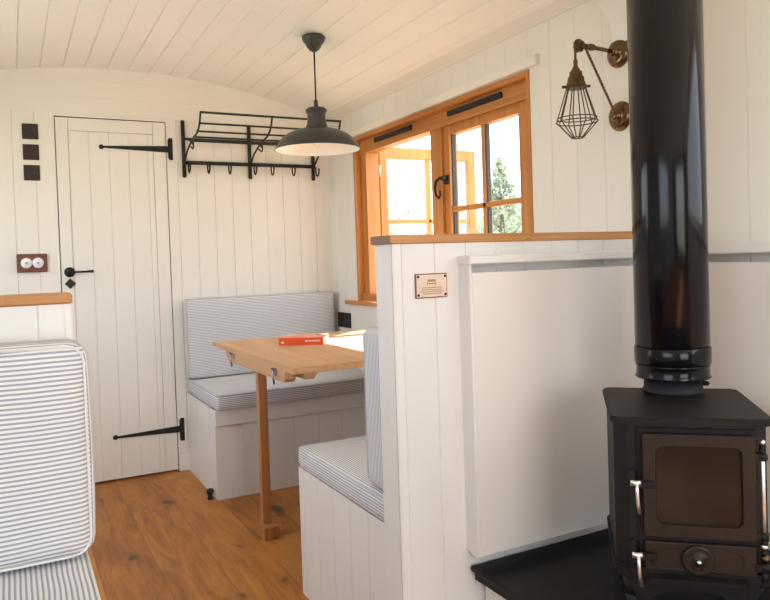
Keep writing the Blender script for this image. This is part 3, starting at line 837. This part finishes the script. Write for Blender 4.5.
# door
YD = -.151
def frame(bm, xa, xb, za, zb, t_, y0, y1, rad):
    """rectangular plate with a rounded rectangular opening"""
    n = 6
    def rr(x0, x1, z0, z1, r):
        o = []
        for (cx, cz, s) in ((x1 - r, z1 - r, 0), (x0 + r, z1 - r, 1), (x0 + r, z0 + r, 2), (x1 - r, z0 + r, 3)):
            for i in range(n + 1):
                a = PI / 2 * (s + i / n); o.append((cx + r * math.cos(a), cz + r * math.sin(a)))
        return o
    out = rr(xa, xb, za, zb, .003); inn = rr(xa + t_, xb - t_, za + t_, zb - t_, rad); inn2 = rr(xa + t_ + .004, xb - t_ - .004, za + t_ + .004, zb - t_ - .004, rad - .003)
    V = lambda L, y: [bm.verts.new((a, y, b)) for a, b in L]
    o0, i0, i1, o1 = V(out, y0), V(inn, y0), V(inn2, y1), V(out, y1)
    m = len(out)
    for i in range(m):
        j = (i + 1) % m
        bm.faces.new((o0[i], o0[j], i0[j], i0[i])); bm.faces.new((i0[i], i0[j], i1[j], i1[i])); bm.faces.new((o0[i], o1[i], o1[j], o0[j])); bm.faces.new((o1[i], i1[i], i1[j], o1[j]))
dx0, dx1, dz0, dz1 = -.092, .116, .524, .731
bm = nb(); frame(bm, dx0, dx1, Z(dz0), Z(dz1), .023, YD - .018, YD - .002, .016)
dr = obj('door', bm, M['castdoor'], st)
bm = nb(); box(bm, dx0 + .020, dx1 - .020, YD - .009, YD - .006, Z(dz0 + .020), Z(dz1 - .020)); obj('glass', bm, M['fireglass'], dr)
# the body frame round the doors
bm = nb(); box(bm, -.104, .122, -.1535, -.149, Z(.456), Z(.742), .002); obj('front_plate', bm, M['cast'], st)
ax0, ax1, az0, az1 = -.092, .116, .449, .511
bm = nb(); box(bm, ax0, ax1, YD - .014, YD - .002, Z(az0), Z(az1), .002, 2)
# raised slot moulding
def stadium(cx0, cx1, cz, r, n=10):
    o = []
    for i in range(n + 1): a = -PI / 2 + PI * i / n; o.append((cx1 + r * math.cos(a), cz + r * math.sin(a)))
    for i in range(n + 1): a = PI / 2 + PI * i / n; o.append((cx0 + r * math.cos(a), cz + r * math.sin(a)))
    return o
pts = [(x, YD - .0142, z) for x, z in stadium(-.055, .072, Z(.479), .022)]
tube(bm, pts, .0016, 6, closed=True)
ad = obj('ash_door', bm, M['castdoor'], st)
bm = nb(); lathe(bm, [(.030, YD - .0135), (.031, YD - .019), (.028, YD - .0225), (.024, YD - .0215), (.010, YD - .0215), (.008, YD - .026), (.0005, YD - .027)], (.008, 0, Z(.479)), 'y', 36)
for i in range(3):
    a = i * 2 * PI / 3 + .3
    box(bm, .008 + .016 * math.cos(a) - .004, .008 + .016 * math.cos(a) + .004, YD - .024, YD - .021, Z(.479) + .016 * math.sin(a) - .002, Z(.479) + .016 * math.sin(a) + .002)
sw = obj('air_wheel', bm, M['castdoor'], ad)
bm = nb(); sphere(bm, (.008, YD - .028, Z(.479)), .0048, u=12, v=8); obj('wheel_knob', bm, M['chrome'], st)
# latches
for zc, par in ((.630, dr), (.483, ad)):
    bm = nb(); box(bm, -.104, -.072, YD - .030, YD - .012, Z(zc - .007), Z(zc + .007), .002)
    box(bm, -.122, -.108, YD - .014, YD + .002, Z(zc - .004), Z(zc + .026), .002)
    la = obj('latch', bm, M['cast'], par)
    bm = nb(); lathe(bm, [(.0058, -.118), (.0058, -.098)], (0, YD - .030, Z(zc + .004)), 'x', 14)
    bm2 = bm
    h = [(-.106, YD - .034, Z(zc + .003)), (-.106, YD - .038, Z(zc - .015)), (-.105, YD - .038, Z(zc - .035)), (-.102, YD - .034, Z(zc - .056))]
    tube(bm, h, .0064, 8, flat=.55)
    hh = obj('latch_handle', bm, M['chrome'], st); hh['label'] = 'chrome latch handle'
# hinge rod on the right
rx, ry = .130, YD - .012
def rod(name, parts, m, par, boxes=(), balls=()):
    bm = nb()
    for (za, zb, r_) in parts: lathe(bm, [(r_ * .7, Z(za)), (r_, Z(za + .002)), (r_, Z(zb - .002)), (r_ * .7, Z(zb))], (rx, ry, 0), 'z', 14)
    for za, zb in boxes: box(bm, .112, rx, ry - .005, ry + .010, Z(za), Z(zb))
    for zz, r_ in balls: sphere(bm, (rx, ry, Z(zz)), r_, u=12, v=8)
    return obj(name, bm, m, par)
h1 = rod('upper_hinge', ((.683, .697, .009), (.696, .7085, .0065), (.707, .7165, .0055)), M['cast'], st, ((.685, .697),))
rod('finial', (), M['chrome'], h1, balls=((.719, .0055),))
h2 = rod('lower_hinge', ((.524, .542, .009), (.505, .526, .0065), (.478, .508, .006), (.462, .480, .0085), (.443, .463, .0065)), M['cast'], st, ((.526, .540), (.463, .478)))
rod('bright_rod', ((.541, .684, .0042),), M['chrome'], h1)
rod('finial', (), M['chrome'], h2, balls=((.513, .0075),))
bm = nb(); sphere(bm, (rx, ry - .008, Z(.492)), .0085, u=12, v=8); obj('knob', bm, M['brass'], h2)
# flue collar spigot and its bolts
fx, fy = .006, .122
bm = nb(); lathe(bm, [(.069, Z(.765)), (.069, Z(.772)), (.066, Z(.775)), (.065, Z(.800))], (fx, fy, 0), 'z', 40, M4=None); o = obj('flue_collar', bm, M['collar'], st)
for a in (0.4, 2.7):
    bm = nb(); lathe(bm, [(.006, .060), (.006, .076), (.0005, .080)], (0, 0, 0), 'x', 10, M4=Matrix.Translation((fx, fy, Z(.787))) @ Matrix.Rotation(a - .6, 4, 'Z'))
    obj('collar_bolt', bm, M['cast'], o)

# flue pipe: standing on the stove collar
fw = Vector((SC[0], SC[1], 0)) + Matrix.Rotation(-TH, 3, 'Z') @ Vector((fx, fy, 0))
t_ = thing('flue_pipe', 'tall glossy black flue pipe rising from the stove to the roof', 'flue pipe', (fw.x, fw.y, .801))
bm = nb(); lathe(bm, [(.082, .875), (.0835, .877), (.0835, roof(fw.x) + .02)], (fw.x, fw.y, 0), 'z', 64); obj('pipe', bm, M['enamel'], t_)
bm = nb(); lathe(bm, [(.084, .834), (.0858, .836), (.0858, .872), (.084, .874)], (fw.x, fw.y, 0), 'z', 64); obj('upper_band', bm, M['enamel'], t_)
bm = nb(); lathe(bm, [(.068, .801), (.084, .801), (.0855, .803), (.082, .808), (.082, .828), (.084, .831), (.081, .834)], (fw.x, fw.y, 0), 'z', 64); obj('lower_band', bm, M['enamel'], t_)

# ------------------------------------------------------------------ wall lamp
ly = 1.640
t_ = thing('wall_lamp', 'brass pulley wall lamp with wire cage shade beside the flue', 'wall lamp', (XR, ly, 1.62))
def rosette(zc, nm):
    bm = nb(); lathe(bm, [(.046, -.0005), (.046, -.004), (.042, -.011), (.030, -.017), (.020, -.018), (.018, -.026), (.010, -.032), (.0005, -.033)], (XR, ly, zc), 'x', 32)
    return obj(nm, bm, M['brass'], t_)
rosette(1.719, 'upper_rosette'); lo = rosette(1.523, 'lower_rosette')
ax_ = XR - .168
bm = nb(); tube(bm, [(XR - .025, ly, 1.720), (XR - .06, ly, 1.722), (ax_ + .055, ly, 1.724)], .0062, 10); lathe(bm, [(.0085, -.030), (.0105, -.026), (.0105, -.012), (.0085, -.008)], (ax_ + .07, ly, 1.724), 'x', 14)
tube(bm, [(ax_ + .055, ly, 1.724), (ax_ + .02, ly, 1.725)], .0078, 10)
lathe(bm, [(.011, -.04), (.013, -.034), (.011, -.028)], (XR, ly, 1.720), 'x', 14)
obj('arm', bm, M['brass'], t_)
Mp = Matrix.Translation((ax_, ly, 1.722)) @ Matrix.Rotation(math.radians(20), 4, 'Z')
bm = nb(); lathe(bm, [(.015, -.009), (.0185, -.008), (.0185, -.004), (.013, 0), (.0185, .004), (.0185, .008), (.015, .009)], (0, 0, 0), 'y', 28, M4=Mp)
lathe(bm, [(.006, -.015), (.006, .015)], (0, 0, 0), 'y', 12, M4=Mp); obj('pulley', bm, M['brassd'], t_)
lx = ax_ - .014
bm = nb()
def twist(bm, a, b, r=.0024, n=26):
    a, b = Vector(a), Vector(b); t = (b - a).normalized(); u = t.cross(Vector((0, 1, 0))).normalized(); v = t.cross(u)
    for ph in (0, PI):
        pts = [a.lerp(b, i / (3 * n)) + .0022 * (math.cos(ph + i * .9) * u + math.sin(ph + i * .9) * v) for i in range(3 * n + 1)]
        tube(bm, pts, r, 6)
twist(bm, (lx, ly, 1.728), (lx, ly, 1.675), n=8)
twist(bm, (ax_ + .012, ly - .004, 1.736), (XR - .030, ly - .004, 1.530))
tube(bm, [(lx + .0 + .016 - .016 * math.cos(a), ly, 1.728 + .013 * math.sin(a)) for a in [PI * i / 8 for i in range(9)]], .0034, 6)
obj('braided_flex', bm, M['flex'], t_)
bm = nb(); lathe(bm, [(.004, 1.682), (.007, 1.676), (.006, 1.662), (.010, 1.655), (.013, 1.648), (.019, 1.643), (.019, 1.632), (.024, 1.627), (.025, 1.615), (.028, 1.610), (.028, 1.602)], (lx, ly, 0), 'z', 24); so = obj('lamp_holder', bm, M['brass'], t_)
bm = nb()
ZA, ZM, ZM2, ZB = 1.604, 1.494, 1.464, 1.447
lathe(bm, [(.026, ZA - .010), (.030, ZA - .010), (.030, ZA), (.026, ZA)], (lx, ly, 0), 'z', 24)
for i in range(10):
    a = 2 * PI * i / 10
    c_, s_ = math.cos(a), math.sin(a)
    tube(bm, [(lx + .027 * c_, ly + .027 * s_, ZA - .006), (lx + .060 * c_, ly + .060 * s_, ZM), (lx + .017 * c_, ly + .017 * s_, ZB)], .0018, 6)
for r_, z_ in ((.061, ZM), (.058, ZM + .011), (.017, ZB)):
    tube(bm, [(lx + r_ * math.cos(2 * PI * i / 32), ly + r_ * math.sin(2 * PI * i / 32), z_) for i in range(32)], .0018, 6, closed=True)
for s_ in (-1, 1): lathe(bm, [(.0045, .028), (.0045, .042)], (0, 0, 0), 'x', 8, M4=Matrix.Translation((lx, ly, ZA - .004)) @ Matrix.Rotation(math.radians(-30) + (PI if s_ < 0 else 0), 4, 'Z'))
obj('wire_cage', bm, M['brassd'], t_)

# ------------------------------------------------------------------ outside
bm = nb(); box(bm, -40, 60, -40, 60, -1.0, -.8); o = struct('ground', bm, M['grass'])
def tree(loc, h, rad, m, label, seed, cone=False):
    rnd = random.Random(seed)
    t_ = thing('tree', label, 'tree', (loc[0], loc[1], -.8), group='trees outside the window')
    bm = nb(); z0 = -.8
    tube(bm, [(loc[0], loc[1], z0), (loc[0] + .05, loc[1], z0 + h * .4), (loc[0], loc[1] + .05, z0 + h * .85)], [.16 * h / 5, .11 * h / 5, .03], 8)
    for i in range(9):
        a = rnd.uniform(0, 2 * PI); zz = z0 + h * rnd.uniform(.3, .75); r_ = rad * rnd.uniform(.5, .9)
        tube(bm, [(loc[0], loc[1], zz), (loc[0] + r_ * math.cos(a), loc[1] + r_ * math.sin(a), zz + r_ * .5)], [.05, .015], 6)
    obj('trunk', bm, M['bark'], t_)
    bm = nb()
    blobs = [(Vector((loc[0] + rnd.uniform(-1, 1) * rad * .7, loc[1] + rnd.uniform(-1, 1) * rad * .7, z0 + h * rnd.uniform(.32, .92))), rad * rnd.uniform(.25, .5)) for _ in range(40)]
    if cone: blobs = [(Vector((loc[0] + math.cos(k * 2.4) * rad * (1 - k / 34) * .7, loc[1] + math.sin(k * 2.4) * rad * (1 - k / 34) * .7, z0 + h * (.12 + .86 * k / 33))), rad * (.42 * (1 - k / 40))) for k in range(34)]
    for c, r_ in blobs:
        for _ in range(150):
            d_ = Vector((rnd.gauss(0, 1), rnd.gauss(0, 1), rnd.gauss(0, 1))).normalized()
            p = c + d_ * r_ * rnd.uniform(.6, 1.0); s_ = rnd.uniform(.05, .10)
            u = Vector((rnd.gauss(0, 1), rnd.gauss(0, 1), rnd.gauss(0, 1))).normalized(); v = u.cross(d_)
            if v.length < .05: continue
            v.normalize()
            bm.faces.new([bm.verts.new(p + u * s_), bm.verts.new(p + v * s_ * .5), bm.verts.new(p - u * s_), bm.verts.new(p - v * s_ * .5)])
    obj('crown', bm, m, t_)
tree((16.6, 22.0), 5.6, 1.7, M['leaf'], 'tallest tree outside, conical, seen through the closed casement', 1, True)
tree((19.4, 27.0), 4.4, 2.0, M['leaf2'], 'washed-out tree furthest off, seen left of the conical tree', 2)
tree((9.7, 18.6), 5.4, 1.6, M['leaf2'], 'washed-out leafy tree seen through the open casement at the left', 3)
tree((25.0, 31.5), 5.0, 2.3, M['leaf2'], 'rounded low tree at the right edge of the window view', 5)

# ------------------------------------------------------------------ light
sc = bpy.context.scene
wd = bpy.data.worlds.new('sky'); sc.world = wd; wd.use_nodes = True
bg = wd.node_tree.nodes['Background']; bg.inputs['Color'].default_value = (.86, .93, 1, 1); bg.inputs['Strength'].default_value = 4.2
s = bpy.data.lights.new('sun', 'SUN'); s.energy = 22; s.angle = math.radians(.8); s.color = (1, .96, .90)
so_ = bpy.data.objects.new('sun', s); C.objects.link(so_)
so_.rotation_euler = Vector((-.54, -.42, -.82)).to_track_quat('-Z', 'Y').to_euler(); so_.location = (5, 2, 6)
def area(name, loc, to, sx, sy, e, col, portal=False):
    a = bpy.data.lights.new(name, 'AREA'); a.shape = 'RECTANGLE'; a.size = sx; a.size_y = sy; a.energy = e; a.color = col
    if portal: a.cycles.is_portal = True
    o = bpy.data.objects.new(name, a); C.objects.link(o); o.location = loc
    o.rotation_euler = Vector(to).to_track_quat('-Z', 'Z').to_euler(); return o
area('window_portal', (XO + .02, 2.836, 1.33), (-1, 0, 0), 1.5, .9, 1, (1, 1, 1), True)
area('left_far_fill', (XL - .06, 2.8, 1.32), (1, 0, 0), 1.35, .8, 6, (.60, .79, 1))  # added cool fill lamp in a guessed opening
area('left_near_fill', (XL - .06, .10, 1.33), (1, 0, 0), 1.15, .80, 3.6, (.45, .69, 1))  # added blue fill for faces turned left; opening is guessed
area('rear_fill', (.55, YR - .05, 1.1), (0, 1, 0), 1.25, 1.45, 11.5, (1, .96, .91))  # added near-neutral fill lamp behind the camera, opening guessed
area('right_fill', (XR + .09, .11, 1.50), (-1, 0, 0), 1.6, .66, 1.5, (1, .93, .82))  # weak warm fill lamp in the added opening

# ------------------------------------------------------------------ camera
cam = bpy.data.cameras.new('camera'); co = bpy.data.objects.new('camera', cam); C.objects.link(co)
F = 716.993; CY = 276.778
cam.sensor_fit = 'HORIZONTAL'; cam.sensor_width = 36; cam.lens = F / 770 * 36
cam.shift_y = -(300 - CY) / 770
R = [[0.8847649864681755, -0.4648405497762159, -0.033379364938755776], [0.04050842848767639, 0.005354418892130033, 0.9991648499721087], [0.46427361107586995, 0.885378220582635, -0.023567362527422395]]
m4 = Matrix(((R[0][0], R[1][0], -R[2][0], 0), (R[0][1], R[1][1], -R[2][1], 0), (R[0][2], R[1][2], -R[2][2], 1.10), (0, 0, 0, 1)))
co.matrix_world = m4
cam.clip_start = .02
sc.camera = co

for o in bpy.data.objects:
    if '_org' in o: del o['_org']
vs = sc.view_settings
vs.view_transform = 'Standard'; vs.look = 'None'; vs.gamma = 1; vs.use_curve_mapping = False; vs.exposure = -.05
sc.cycles.use_denoising = True
sc.cycles.max_bounces = 10; sc.cycles.diffuse_bounces = 6; sc.cycles.sample_clamp_indirect = 8
